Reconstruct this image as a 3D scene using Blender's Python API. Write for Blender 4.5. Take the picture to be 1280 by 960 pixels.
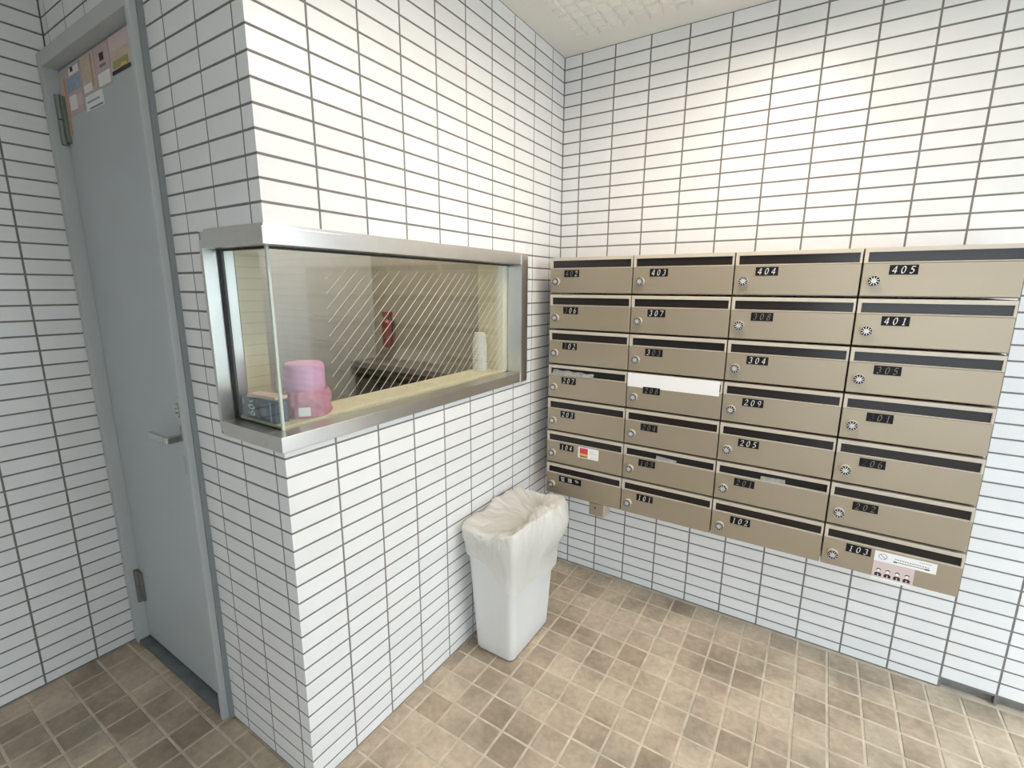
import bpy, math, random
from mathutils import Vector, Matrix, noise as mnoise

for o in list(bpy.data.objects):
    bpy.data.objects.remove(o)
SC = bpy.context.scene
COL = SC.collection
R = math.radians
rnd = random.Random(7)

# ------------------------------------------------------------------ camera
H = 2.413                                   # ceiling height
LA = 1.4593                                 # depth of the booth (corner to corner)
XD = -1.14                                  # far left wall plane
CAM = Vector((1.0792, -2.1054, H - 0.9936))
RIGHT = Vector((0.84168562, 0.53994256, 0.0052297))
DOWN = Vector((0.1107565, -0.16315652, -0.98036368))
FWD = Vector((-0.52848682, 0.82573723, -0.19712865))
FPX = 599.3164
cam_d = bpy.data.cameras.new('camera')
cam_d.sensor_width = 36.0
cam_d.lens = FPX / 1280 * 36
cam_d.clip_start = 0.02
cam = bpy.data.objects.new('camera', cam_d)
COL.objects.link(cam)
m = Matrix.Identity(4)
for i in range(3):
    m[i][0] = RIGHT[i]; m[i][1] = -DOWN[i]; m[i][2] = -FWD[i]; m[i][3] = CAM[i]
cam.matrix_world = m
SC.camera = cam


def proj(p):
    d = Vector(p) - CAM
    w = d.dot(FWD)
    if w < 0.05:
        return None
    return (640 + FPX * d.dot(RIGHT) / w, 480 + FPX * d.dot(DOWN) / w)


# ------------------------------------------------------------------ world, exposure
world = bpy.data.worlds.new('overcast_sky')
SC.world = world
world.use_nodes = True
bg = world.node_tree.nodes['Background']
bg.inputs[0].default_value = (0.78, 0.895, 1.0, 1)
bg.inputs[1].default_value = 3.75
SC.view_settings.view_transform = 'Standard'
SC.view_settings.look = 'None'
SC.view_settings.gamma = 1.0
SC.view_settings.use_curve_mapping = False
SC.view_settings.exposure = 0.33
LAMP_POWER = 22.0                           # emission strength of the ceiling lamp's diffuser


# ------------------------------------------------------------------ materials
def nodes_of(m):
    nt = m.node_tree
    return nt, nt.nodes, nt.links, nt.nodes['Principled BSDF']


def mat(name, col, rough=0.5, metal=0.0, var=0.0, scale=20.0, bump=0.0, bscale=None, spec=0.5,
        alpha_col=None, emit=None, coat=0.0, per_obj=0.0, island=False):
    """Principled material; colour varies with noise (var) and from piece to piece (per_obj)."""
    m = bpy.data.materials.new(name)
    m.use_nodes = True
    nt, N, L, b = nodes_of(m)
    b.inputs['Roughness'].default_value = rough
    b.inputs['Metallic'].default_value = metal
    b.inputs['Specular IOR Level'].default_value = spec
    b.inputs['Coat Weight'].default_value = coat
    c = (*col, 1)
    b.inputs['Base Color'].default_value = c
    geo = N.new('ShaderNodeNewGeometry')
    src = None
    if var > 0 or alpha_col:
        nz = N.new('ShaderNodeTexNoise')
        nz.inputs['Scale'].default_value = scale
        nz.inputs['Detail'].default_value = 6
        L.new(geo.outputs['Position'], nz.inputs['Vector'])
        rp = N.new('ShaderNodeValToRGB')
        rp.color_ramp.elements[0].position = 0.3
        rp.color_ramp.elements[1].position = 0.7
        lo = alpha_col or tuple(x * (1 - var) for x in col)
        rp.color_ramp.elements[0].color = (*lo, 1)
        rp.color_ramp.elements[1].color = c
        L.new(nz.outputs['Fac'], rp.inputs['Fac'])
        src = rp.outputs['Color']
    if per_obj > 0:
        hsv = N.new('ShaderNodeHueSaturation')
        mr = N.new('ShaderNodeMapRange')
        mr.inputs['To Min'].default_value = 1 - per_obj
        mr.inputs['To Max'].default_value = 1 + per_obj
        if island:
            L.new(geo.outputs['Random Per Island'], mr.inputs['Value'])
        else:
            oi = N.new('ShaderNodeObjectInfo')
            L.new(oi.outputs['Random'], mr.inputs['Value'])
        L.new(mr.outputs[0], hsv.inputs['Value'])
        if src:
            L.new(src, hsv.inputs['Color'])
        else:
            hsv.inputs['Color'].default_value = c
        src = hsv.outputs['Color']
    if src:
        L.new(src, b.inputs['Base Color'])
    if bump > 0:
        nb = N.new('ShaderNodeTexNoise')
        nb.inputs['Scale'].default_value = bscale or scale * 4
        nb.inputs['Detail'].default_value = 4
        L.new(geo.outputs['Position'], nb.inputs['Vector'])
        bp = N.new('ShaderNodeBump')
        bp.inputs['Strength'].default_value = bump
        bp.inputs['Distance'].default_value = 0.002
        L.new(nb.outputs['Fac'], bp.inputs['Height'])
        L.new(bp.outputs['Normal'], b.inputs['Normal'])
    if emit:
        b.inputs['Emission Color'].default_value = (*emit[0], 1)
        b.inputs['Emission Strength'].default_value = emit[1]
    return m


def floor_mat(name, island):
    """Unglazed brown paver: piece-to-piece tone plus dirt patches with a shape of their own."""
    m = bpy.data.materials.new(name)
    m.use_nodes = True
    nt, N, L, b = nodes_of(m)
    b.inputs['Roughness'].default_value = 0.55
    geo = N.new('ShaderNodeNewGeometry')
    rp = N.new('ShaderNodeValToRGB')
    cr = rp.color_ramp
    cr.elements[0].position = 0.0
    cr.elements[0].color = (0.420, 0.325, 0.225, 1)
    cr.elements[1].position = 1.0
    cr.elements[1].color = (0.620, 0.505, 0.365, 1)
    for p, c in ((0.25, (0.480, 0.375, 0.265)), (0.5, (0.540, 0.440, 0.315)), (0.75, (0.550, 0.428, 0.305))):
        e = cr.elements.new(p)
        e.color = (*c, 1)
    if island:
        L.new(geo.outputs['Random Per Island'], rp.inputs['Fac'])
    else:
        oi = N.new('ShaderNodeObjectInfo')
        L.new(oi.outputs['Random'], rp.inputs['Fac'])
    n1 = N.new('ShaderNodeTexNoise')
    n1.inputs['Scale'].default_value = 3.6
    n1.inputs['Detail'].default_value = 8
    n1.inputs['Roughness'].default_value = 0.65
    L.new(geo.outputs['Position'], n1.inputs['Vector'])
    r1 = N.new('ShaderNodeMapRange')
    r1.inputs['From Min'].default_value = 0.36
    r1.inputs['From Max'].default_value = 0.60
    r1.inputs['To Min'].default_value = 0.62
    r1.inputs['To Max'].default_value = 1.06
    L.new(n1.outputs['Fac'], r1.inputs['Value'])
    n2 = N.new('ShaderNodeTexNoise')
    n2.inputs['Scale'].default_value = 45.0
    n2.inputs['Detail'].default_value = 5
    L.new(geo.outputs['Position'], n2.inputs['Vector'])
    r2 = N.new('ShaderNodeMapRange')
    r2.inputs['From Min'].default_value = 0.3
    r2.inputs['From Max'].default_value = 0.7
    r2.inputs['To Min'].default_value = 0.86
    r2.inputs['To Max'].default_value = 1.10
    L.new(n2.outputs['Fac'], r2.inputs['Value'])
    mu = N.new('ShaderNodeMath')
    mu.operation = 'MULTIPLY'
    L.new(r1.outputs[0], mu.inputs[0])
    L.new(r2.outputs[0], mu.inputs[1])
    hsv = N.new('ShaderNodeHueSaturation')
    hsv.inputs['Saturation'].default_value = 0.95
    L.new(mu.outputs[0], hsv.inputs['Value'])
    L.new(rp.outputs['Color'], hsv.inputs['Color'])
    L.new(hsv.outputs['Color'], b.inputs['Base Color'])
    bp = N.new('ShaderNodeBump')
    bp.inputs['Strength'].default_value = 0.35
    bp.inputs['Distance'].default_value = 0.002
    L.new(n2.outputs['Fac'], bp.inputs['Height'])
    L.new(bp.outputs['Normal'], b.inputs['Normal'])
    return m


def steel_mat(name, col, rough):
    m = mat(name, col, rough, 1.0, var=0.10, scale=9)
    nt, N, L, b = nodes_of(m)
    tc = N.new('ShaderNodeNewGeometry')
    mp = N.new('ShaderNodeMapping')
    mp.inputs['Scale'].default_value = (6, 6, 700)
    nz = N.new('ShaderNodeTexNoise')
    nz.inputs['Scale'].default_value = 1.0
    L.new(tc.outputs['Position'], mp.inputs['Vector'])
    L.new(mp.outputs[0], nz.inputs['Vector'])
    bp = N.new('ShaderNodeBump')
    bp.inputs['Strength'].default_value = 0.06
    bp.inputs['Distance'].default_value = 0.001
    L.new(nz.outputs['Fac'], bp.inputs['Height'])
    L.new(bp.outputs['Normal'], b.inputs['Normal'])
    return m


def glass_mat():
    """Thin window glass: clear with fresnel reflection."""
    m = bpy.data.materials.new('window_glass')
    m.use_nodes = True
    nt = m.node_tree
    N, L = nt.nodes, nt.links
    N.remove(N['Principled BSDF'])
    out = N['Material Output']
    tr = N.new('ShaderNodeBsdfTransparent')
    tr.inputs[0].default_value = (0.93, 0.95, 0.94, 1)
    gl = N.new('ShaderNodeBsdfGlossy')
    gl.inputs['Roughness'].default_value = 0.03
    gl.inputs['Color'].default_value = (1, 1, 1, 1)
    # Schlick reflectance, the same for both faces of the pane
    lw = N.new('ShaderNodeLayerWeight')
    lw.inputs['Blend'].default_value = 0.5
    pw = N.new('ShaderNodeMath')
    pw.operation = 'POWER'
    pw.inputs[1].default_value = 5.0
    L.new(lw.outputs['Facing'], pw.inputs[0])
    fr = N.new('ShaderNodeMapRange')
    fr.inputs['To Min'].default_value = 0.05
    fr.inputs['To Max'].default_value = 1.0
    L.new(pw.outputs[0], fr.inputs['Value'])
    mx = N.new('ShaderNodeMixShader')
    L.new(fr.outputs[0], mx.inputs[0])
    L.new(tr.outputs[0], mx.inputs[1])
    L.new(gl.outputs[0], mx.inputs[2])
    L.new(mx.outputs[0], out.inputs[0])
    return m


def film_mat(name, col, trans):
    """Thin translucent plastic film."""
    m = bpy.data.materials.new(name)
    m.use_nodes = True
    nt, N, L, b = nodes_of(m)
    b.inputs['Base Color'].default_value = (*col, 1)
    b.inputs['Roughness'].default_value = 0.32
    tl = N.new('ShaderNodeBsdfTranslucent')
    tl.inputs[0].default_value = (*col, 1)
    mx = N.new('ShaderNodeMixShader')
    mx.inputs[0].default_value = trans
    L.new(b.outputs[0], mx.inputs[1])
    L.new(tl.outputs[0], mx.inputs[2])
    L.new(mx.outputs[0], N['Material Output'].inputs[0])
    return m


M = {
    'tile': mat('white_wall_tile', (0.83, 0.825, 0.81), 0.33, var=0.03, scale=14, per_obj=0.025, bump=0.05, bscale=60),
    'tile_rest': mat('white_wall_tile_field', (0.83, 0.825, 0.81), 0.33, var=0.03, scale=14, per_obj=0.025, island=True, bump=0.05, bscale=60),
    'grout': mat('grey_wall_grout', (0.235, 0.22, 0.20), 0.9, var=0.25, scale=30),
    'ftile': floor_mat('brown_floor_paver', False),
    'ftile_rest': floor_mat('brown_floor_paver_field', True),
    'fgrout': mat('beige_floor_grout', (0.74, 0.64, 0.50), 0.9, var=0.3, scale=18),
    'ceil': mat('cream_ceiling_board', (0.86, 0.84, 0.77), 0.6, var=0.03, scale=5),
    'plaster': mat('beige_plaster', (0.46, 0.41, 0.33), 0.8, var=0.12, scale=7),
    'backwall': mat('pale_grey_paint', (0.60, 0.61, 0.61), 0.7, var=0.05, scale=6),
    'pavement': mat('pale_concrete', (0.52, 0.51, 0.49), 0.9, var=0.1, scale=3),
    'boothwall': mat('off_white_booth_paint', (0.66, 0.65, 0.62), 0.7, var=0.06, scale=5),
    'caulk': mat('grey_sealant', (0.36, 0.38, 0.39), 0.7),
    'steel': steel_mat('brushed_stainless_steel', (0.71, 0.69, 0.65), 0.30),
    'cream': mat('cream_laminate', (0.70, 0.62, 0.43), 0.45, var=0.05, scale=8),
    'glass': glass_mat(),
    'gedge': mat('green_glass_edge', (0.52, 0.57, 0.48), 0.25),
    'rubber': mat('black_rubber', (0.02, 0.02, 0.02), 0.6),
    'wire': mat('wire_in_glass', (0.62, 0.58, 0.48), 0.45, 0.3),
    'doorpaint': mat('pale_grey_door_paint', (0.50, 0.53, 0.54), 0.42, var=0.05, scale=4),
    'framepaint': mat('pale_grey_frame_paint', (0.52, 0.54, 0.53), 0.4, var=0.05, scale=6),
    'rebate': mat('dark_grey_frame_strip', (0.26, 0.28, 0.28), 0.6),
    'threshold': mat('worn_steel_threshold', (0.24, 0.25, 0.25), 0.45, 0.5, var=0.3, scale=20),
    'chrome': mat('satin_chrome', (0.62, 0.64, 0.62), 0.25, 1.0),
    'hinge': mat('greenish_steel_hinge', (0.22, 0.25, 0.22), 0.45, 0.6),
    'mail': mat('champagne_mailbox_paint', (0.385, 0.322, 0.236), 0.42, 0.5, var=0.03, scale=4),
    'mailbody': mat('champagne_mailbox_shell', (0.25, 0.19, 0.135), 0.5),
    'mailtrim': mat('light_champagne_trim', (0.55, 0.49, 0.40), 0.32, 0.0),
    'slot': mat('smoked_dark_flap', (0.022, 0.017, 0.015), 0.22, spec=0.3),
    'slotshade': mat('painted_slot_shade', (0.008, 0.007, 0.006), 0.8),  # near-black colour for the shade inside open slots
    'black': mat('black_plate', (0.008, 0.007, 0.007), 0.5, spec=0.2),
    'digit': mat('white_engraved_digit', (0.72, 0.71, 0.67), 0.5),
    'digitfaded': mat('worn_grey_digit', (0.17, 0.15, 0.13), 0.5),
    'digitgone': mat('almost_gone_digit', (0.035, 0.030, 0.027), 0.5),
    'dialside': mat('pale_dial_rim', (0.62, 0.58, 0.50), 0.3, 0.2),
    'dialmid': mat('grey_dial_centre', (0.55, 0.53, 0.52), 0.35, 0.3),
    'white': mat('white_paint', (0.80, 0.80, 0.79), 0.5),
    'paper': mat('white_paper', (0.84, 0.83, 0.81), 0.75),
    'paper2': mat('greyish_paper', (0.38, 0.38, 0.34), 0.7, var=0.35, scale=60),
    'pinkpaper': mat('pink_paper', (0.66, 0.53, 0.51), 0.6),
    'ink': mat('dark_ink', (0.03, 0.02, 0.025), 0.6),
    'inkgrey': mat('grey_ink', (0.24, 0.22, 0.23), 0.6),
    'red': mat('red_print', (0.62, 0.05, 0.06), 0.5),
    'yellow': mat('yellow_print', (0.75, 0.48, 0.10), 0.5),
    'green': mat('green_print', (0.10, 0.16, 0.05), 0.5),
    'olive': mat('olive_print', (0.34, 0.33, 0.12), 0.5),
    'bluepale': mat('pale_blue_print', (0.36, 0.44, 0.58), 0.6, var=0.3, scale=90),
    'pinkpale': mat('pale_pink_print', (0.62, 0.47, 0.47), 0.6, var=0.2, scale=90),
    'peach': mat('peach_print', (0.64, 0.52, 0.40), 0.6, var=0.15, scale=70),
    'orange': mat('orange_print', (0.55, 0.28, 0.18), 0.6),
    'navy': mat('navy_carton', (0.035, 0.060, 0.105), 0.4, var=0.2, scale=50),
    'carton': mat('kraft_carton', (0.62, 0.47, 0.36), 0.7),
    'bin': mat('light_grey_plastic', (0.74, 0.735, 0.71), 0.42, var=0.04, scale=6),
    'bag': film_mat('white_bin_liner', (0.86, 0.84, 0.78), 0.35),
    'pink': mat('pink_tissue', (0.72, 0.40, 0.58), 0.7, var=0.10, scale=60, bump=0.3, bscale=120),
    'pinkfilm': film_mat('pink_plastic_wrap', (0.80, 0.40, 0.50), 0.35),
    'cup': mat('white_paper_cup', (0.74, 0.70, 0.66), 0.6),
    'extred': mat('dark_red_enamel', (0.30, 0.035, 0.035), 0.35),
    'darkwood': mat('dark_brown_wood', (0.07, 0.045, 0.03), 0.55, var=0.3, scale=12),
    'greymetal': mat('grey_metal', (0.22, 0.21, 0.19), 0.5, 0.3),
    'boothfill': mat('booth_fill_glow', (0.9, 0.9, 0.88), 0.5, emit=((1.0, 0.93, 0.83), 100.0)),  # glow of the fill light added inside the booth
    'lamp': mat('lamp_diffuser', (0.9, 0.9, 0.88), 0.5, emit=((1.0, 0.875, 0.73), LAMP_POWER)),
}


# ------------------------------------------------------------------ mesh helpers
class MB:
    """Collects quads; build() makes one mesh object."""
    def __init__(self):
        self.v, self.f = [], []

    def add(self, vs, fs):
        n = len(self.v)
        self.v += [tuple(x) for x in vs]
        self.f += [tuple(i + n for i in f) for f in fs]
        return self

    def box(self, x0, x1, y0, y1, z0, z1):
        vs = [(x, y, z) for x in (x0, x1) for y in (y0, y1) for z in (z0, z1)]
        return self.add(vs, [(0, 1, 3, 2), (4, 6, 7, 5), (0, 4, 5, 1), (2, 3, 7, 6), (0, 2, 6, 4), (1, 5, 7, 3)])

    def cyl(self, c, axis, r0, r1, length, n=20, cap=True):
        a = Vector(axis).normalized()
        u = a.orthogonal().normalized()
        w = a.cross(u)
        c = Vector(c)
        vs = []
        for k in range(n):
            t = 2 * math.pi * k / n
            d = u * math.cos(t) + w * math.sin(t)
            vs += [c + d * r0, c + a * length + d * r1]
        fs = [(2 * k, 2 * ((k + 1) % n), 2 * ((k + 1) % n) + 1, 2 * k + 1) for k in range(n)]
        if cap:
            fs += [tuple(2 * k for k in reversed(range(n))), tuple(2 * k + 1 for k in range(n))]
        return self.add(vs, fs)

    def tube(self, pts, r, n=8):
        pts = [Vector(p) for p in pts]
        vs, fs = [], []
        for i, p in enumerate(pts):
            t = (pts[min(i + 1, len(pts) - 1)] - pts[max(i - 1, 0)]).normalized()
            u = t.cross(Vector((0, 0, 1)))
            if u.length < 0.05:
                u = t.cross(Vector((0, 1, 0)))
            u.normalize()
            w = t.cross(u)
            for k in range(n):
                a = 2 * math.pi * k / n
                vs.append(p + u * (r * math.cos(a)) + w * (r * math.sin(a)))
        for i in range(len(pts) - 1):
            for k in range(n):
                k2 = (k + 1) % n
                fs.append((i * n + k, i * n + k2, (i + 1) * n + k2, (i + 1) * n + k))
        fs += [tuple(reversed(range(n))), tuple((len(pts) - 1) * n + k for k in range(n))]
        return self.add(vs, fs)

    def lathe(self, prof, n=32, c=(0, 0, 0)):
        vs, fs = [], []
        for r, z in prof:
            for k in range(n):
                a = 2 * math.pi * k / n
                vs.append((c[0] + r * math.cos(a), c[1] + r * math.sin(a), c[2] + z))
        for i in range(len(prof) - 1):
            for k in range(n):
                k2 = (k + 1) % n
                fs.append((i * n + k, i * n + k2, (i + 1) * n + k2, (i + 1) * n + k))
        return self.add(vs, fs)

    def mesh(self, name, material):
        me = bpy.data.meshes.new(name)
        me.from_pydata(self.v, [], self.f)
        me.materials.append(material)
        me.update()
        return me

    def build(self, name, material, parent=None, bevel=0.0, smooth=False, loc=None):
        me = self.mesh(name, material)
        if bevel > 0:
            import bmesh
            bm = bmesh.new()
            bm.from_mesh(me)
            bmesh.ops.recalc_face_normals(bm, faces=bm.faces)
            ed = [e for e in bm.edges if len(e.link_faces) == 2 and e.calc_face_angle(0) > 0.6]
            bmesh.ops.bevel(bm, geom=ed, offset=bevel, segments=2, profile=0.6, affect='EDGES', clamp_overlap=True)
            bm.to_mesh(me)
            bm.free()
        else:
            import bmesh
            bm = bmesh.new()
            bm.from_mesh(me)
            bmesh.ops.recalc_face_normals(bm, faces=bm.faces)
            bm.to_mesh(me)
            bm.free()
        if smooth:
            for p in me.polygons:
                p.use_smooth = True
        return put(name, me, parent, loc)


def put(name, me, parent=None, loc=None, rz=0.0):
    o = bpy.data.objects.new(name, me)
    COL.objects.link(o)
    if parent is not None:
        o.parent = parent
    if loc is not None:
        o.location = loc
    if rz:
        o.rotation_euler = (0, 0, rz)
    return o


def tag(o, label=None, cat=None, group=None, kind=None):
    if label:
        o['label'] = label
    if cat:
        o['category'] = cat
    if group:
        o['group'] = group
    if kind:
        o['kind'] = kind
    return o


def empty(name, loc=(0, 0, 0), rz=0.0):
    o = bpy.data.objects.new(name, None)
    COL.objects.link(o)
    o.empty_display_size = 0.05
    o.location = loc
    o.rotation_euler = (0, 0, rz)
    return o


# ------------------------------------------------------------------ tiles
ROW = 0.0505
JW = 0.0058         # joint width
TT = 0.008          # tile thickness
REC = 0.0012        # how far tile faces stand proud of the joints


def tile_geo(w, h, t=TT, ch=0.0007):
    """Chamfered slab: width on local X, height on local Z, front face at y=0 looking to -Y."""
    a, b = w / 2, h / 2
    vs = [(-a, t, -b), (a, t, -b), (a, t, b), (-a, t, b),
          (-a, ch, -b), (a, ch, -b), (a, ch, b), (-a, ch, b),
          (-a + ch, 0, -b + ch), (a - ch, 0, -b + ch), (a - ch, 0, b - ch), (-a + ch, 0, b - ch)]
    fs = [(8, 9, 10, 11)]
    for k in range(4):
        k2 = (k + 1) % 4
        fs.append((4 + k, 4 + k2, 8 + k2, 8 + k))
        fs.append((k, k2, 4 + k2, 4 + k))
    return vs, fs


tile_cache = {}


def tile_mesh(w, h, key, material):
    k = (key, round(w, 4), round(h, 4))
    if k not in tile_cache:
        mb = MB()
        mb.add(*tile_geo(w, h))
        tile_cache[k] = mb.mesh(key, material)
    return tile_cache[k]


def subtract(rect, holes):
    out = [rect]
    for (hx0, hx1, hz0, hz1) in holes:
        nxt = []
        for (x0, x1, z0, z1) in out:
            if x1 <= hx0 or x0 >= hx1 or z1 <= hz0 or z0 >= hz1:
                nxt.append((x0, x1, z0, z1))
                continue
            if x0 < hx0:
                nxt.append((x0, hx0, z0, z1))
            if x1 > hx1:
                nxt.append((hx1, x1, z0, z1))
            cx0, cx1 = max(x0, hx0), min(x1, hx1)
            if z0 < hz0:
                nxt.append((cx0, cx1, z0, hz0))
            if z1 > hz1:
                nxt.append((cx0, cx1, hz1, z1))
        out = nxt
    return out


ROWS = [(H - (j + 1) * ROW, H - j * ROW) for j in range(47)] + [(0.001, H - 47 * ROW)]


def tile_wall(wall, bounds, holes, origin, rz, hidden=None, keep=300, name='tile'):
    """bounds: joint positions along the wall's local X; local frame = origin + rotation rz."""
    ca, sa = math.cos(rz), math.sin(rz)
    recs = []
    for z0, z1 in ROWS:
        for b0, b1 in zip(bounds[:-1], bounds[1:]):
            for (x0, x1, q0, q1) in subtract((b0, b1, z0, z1), holes):
                w = x1 - x0 - JW * (0.5 * (x0 == b0) + 0.5 * (x1 == b1))
                cx = (x0 + (JW / 2 if x0 == b0 else 0) + x1 - (JW / 2 if x1 == b1 else 0)) / 2
                hh = q1 - q0 - JW * (0.5 * (q0 == z0) + 0.5 * (q1 == z1))
                cz = (q0 + (JW / 2 if q0 == z0 else 0) + q1 - (JW / 2 if q1 == z1 else 0)) / 2
                if w < 0.004 or hh < 0.004:
                    continue
                pos = (origin[0] + ca * cx, origin[1] + sa * cx, cz)
                corners = []
                for dx, dz in ((-w / 2, -hh / 2), (w / 2, -hh / 2), (w / 2, hh / 2), (-w / 2, hh / 2)):
                    corners.append(proj((pos[0] + ca * dx, pos[1] + sa * dx, cz + dz)))
                area = 0.0
                if all(corners):
                    cu = sum(c[0] for c in corners) / 4
                    cv = sum(c[1] for c in corners) / 4
                    if -20 < cu < 1300 and -15 < cv < 975:
                        area = 0.5 * abs(sum(corners[k][0] * corners[(k + 1) % 4][1] - corners[(k + 1) % 4][0] * corners[k][1] for k in range(4)))
                        if hidden and hidden(pos):
                            area = 0.0
                recs.append((area, w, hh, pos))
    recs.sort(key=lambda r: -r[0])
    rest = MB()
    for i, (area, w, hh, pos) in enumerate(recs):
        if i < keep and area > 20:
            me = tile_mesh(w, hh, name, M['tile'])
            o = put(name, me, wall, pos, rz)
            # hand-set tiles: a hair of unevenness
            o.rotation_euler = (R(rnd.uniform(-0.20, 0.20)), 0, rz + R(rnd.uniform(-0.08, 0.08)))
        else:
            vs, fs = tile_geo(w, hh)
            rest.add([(pos[0] + ca * x - sa * y, pos[1] + sa * x + ca * y, pos[2] + z) for x, y, z in vs], fs)
    if rest.v:
        tag(rest.build('tile_field', M['tile_rest'], wall), kind='stuff')


def slab(x0, x1, y0, y1, holes_axis, holes):
    """Wall body as one mesh of boxes with rectangular openings."""
    mb = MB()
    lo, hi = (y0, y1) if holes_axis == 'y' else (x0, x1)
    cuts = sorted({lo, hi, *[h[0] for h in holes], *[h[1] for h in holes]})
    cuts = [c for c in cuts if lo - 1e-6 <= c <= hi + 1e-6]
    for a, b in zip(cuts[:-1], cuts[1:]):
        if b - a < 1e-5:
            continue
        mid = (a + b) / 2
        zs = [(0.0, H)]
        for h in holes:
            if h[0] < mid < h[1]:
                zs2 = []
                for z0, z1 in zs:
                    if h[2] > z0:
                        zs2.append((z0, min(z1, h[2])))
                    if h[3] < z1:
                        zs2.append((max(z0, h[3]), z1))
                zs = zs2
        for z0, z1 in zs:
            if z1 - z0 > 1e-4:
                if holes_axis == 'y':
                    mb.box(x0, x1, a, b, z0, z1)
                else:
                    mb.box(a, b, y0, y1, z0, z1)
    return mb


WZ0, WZ1 = 1.020, 1.552           # steel window band
WYR = -0.322                      # right end of the window on the mailbox side
WXL = -0.262                      # left end of the window on the door side
DX0, DX1, DZ1 = XD + 0.004, -0.435, 2.145
MAIL_X0, MAIL_W, MAIL_H, MAIL_D = 0.083, 0.3613, 0.1517, 0.25
MAIL_ZT = 1.545
MAIL_X1 = MAIL_X0 + 4 * MAIL_W
MAIL_Z0 = MAIL_ZT - 7 * MAIL_H

# wall with the counter window (faces +x)
wall_a = slab(-0.10, -REC, -LA + REC, 0.0, 'y', [(-LA - 1, WYR, WZ0, WZ1)]).build('wall_window', M['grout'])
tag(wall_a, 'white tiled wall with the counter window, beside the bin', 'wall', kind='structure')
bA = [-LA + 0.0031] + [-(0.1093 + 0.15 * k) for k in range(8, -1, -1)] + [0.0]
bA[0] = -LA - JW / 2
tile_wall(wall_a, bA, [(-LA - 1, WYR, WZ0 - 0.003, WZ1 + 0.003)], (0, 0), R(90))

# wall behind the mailboxes (faces -y)
wall_b = slab(-0.10, 2.60, REC, 0.12, 'x', [(1.590, 1.732, 0.0, 0.034), (1.740, 2.60, 0.0, 0.034)]).box(1.58, 2.60, 0.022, 0.12, 0.0, 0.034).build('wall_right', M['grout'])
tag(wall_b, 'white tiled wall carrying the mailboxes', 'wall', kind='structure')
bB = [0.0] + [0.0848 + 0.15 * k for k in range(17)] + [2.6]


def behind_mail(p):
    d = Vector(p) - CAM
    t = (-MAIL_D - CAM.y) / d.y
    q = CAM + d * t
    return MAIL_X0 + 0.03 < q.x < MAIL_X1 - 0.03 and MAIL_Z0 + 0.02 < q.z < MAIL_ZT - 0.02


tile_wall(wall_b, bB, [(1.5848, 2.6, -1, 0.0385)], (0, 0), 0.0, behind_mail)

# wall with the door (faces -y)
wall_c = slab(XD - 0.1, -0.10, -LA + REC, -LA + 0.10, 'x', [(WXL - 0.035, 1, WZ0, WZ1), (DX0, DX1, 0, DZ1)]).build('wall_door', M['grout'])
tag(wall_c, 'shaded white tiled wall around the grey door', 'wall', kind='structure')
bC = sorted([0.0 + JW / 2 - 0.004] + [-(0.0465 + 0.15 * k) for k in range(8)] + [XD])
tile_wall(wall_c, bC, [(WXL - 0.035, 1, WZ0 - 0.003, WZ1 + 0.003), (DX0, DX1, -1, DZ1)], (0, -LA), 0.0)

# far left wall (faces +x)
wall_d = slab(XD - 0.12, XD - REC, -3.3, -LA, 'y', []).build('wall_left', M['grout'])
tag(wall_d, 'shaded white tiled wall left of the door', 'wall', kind='structure')
bD = sorted([-LA - 0.15 * k for k in range(13)])
tile_wall(wall_d, bD, [], (XD, 0), R(90))

# wall behind the photographer, the street side stays open
wall_k = MB().box(XD - 0.12, 1.10, -3.42, -3.3, 0, H).build('wall_back', M['backwall'])
tag(wall_k, 'plain pale wall behind the viewer', 'wall', kind='structure')

wall_e = MB().box(2.6, 2.72, -3.42, -1.25, 0, H).build('wall_far_right_added', M['backwall'])  # unseen wall, put in to keep daylight off the far left wall
tag(wall_e, 'unseen pale wall added beyond the right edge of the picture to hold back daylight', 'wall', kind='structure')

hd_ = MB().box(1.10, 2.60, -3.42, -3.30, 2.10, H)  # unseen, added so the top tile rows get less daylight
tag(hd_.build('wall_back_header_added', M['backwall']), 'unseen pale header added above the opening behind the viewer to cut daylight', 'wall', kind='structure')
hd_ = MB().box(2.60, 2.72, -1.25, 0.12, 2.10, H)  # added out of view to trim daylight grazing the upper tiles
tag(hd_.build('wall_far_right_header_added', M['backwall']), 'unseen pale header added above the opening right of the mailboxes to cut daylight', 'wall', kind='structure')
gr_ = MB().box(-8, 12, -12, 8, -0.16, -0.101)
tag(gr_.build('ground', M['pavement']), 'pale concrete pavement outside the entrance', 'ground', kind='structure')

# ------------------------------------------------------------------ floor
floor = MB().box(XD - 0.12, 2.72, -3.42, 0.12, -0.10, -0.0025).build('floor', M['fgrout'])
tag(floor, 'brown square tile floor of the entrance', 'floor', kind='structure')
FX0, FPX_, FY0, FPY = 0.0515, 0.0994, -0.0105, 0.1003
FJ = 0.0075


def in_booth(x0, x1, y0, y1):
    return x1 < 0.0 and y0 > -LA


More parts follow.
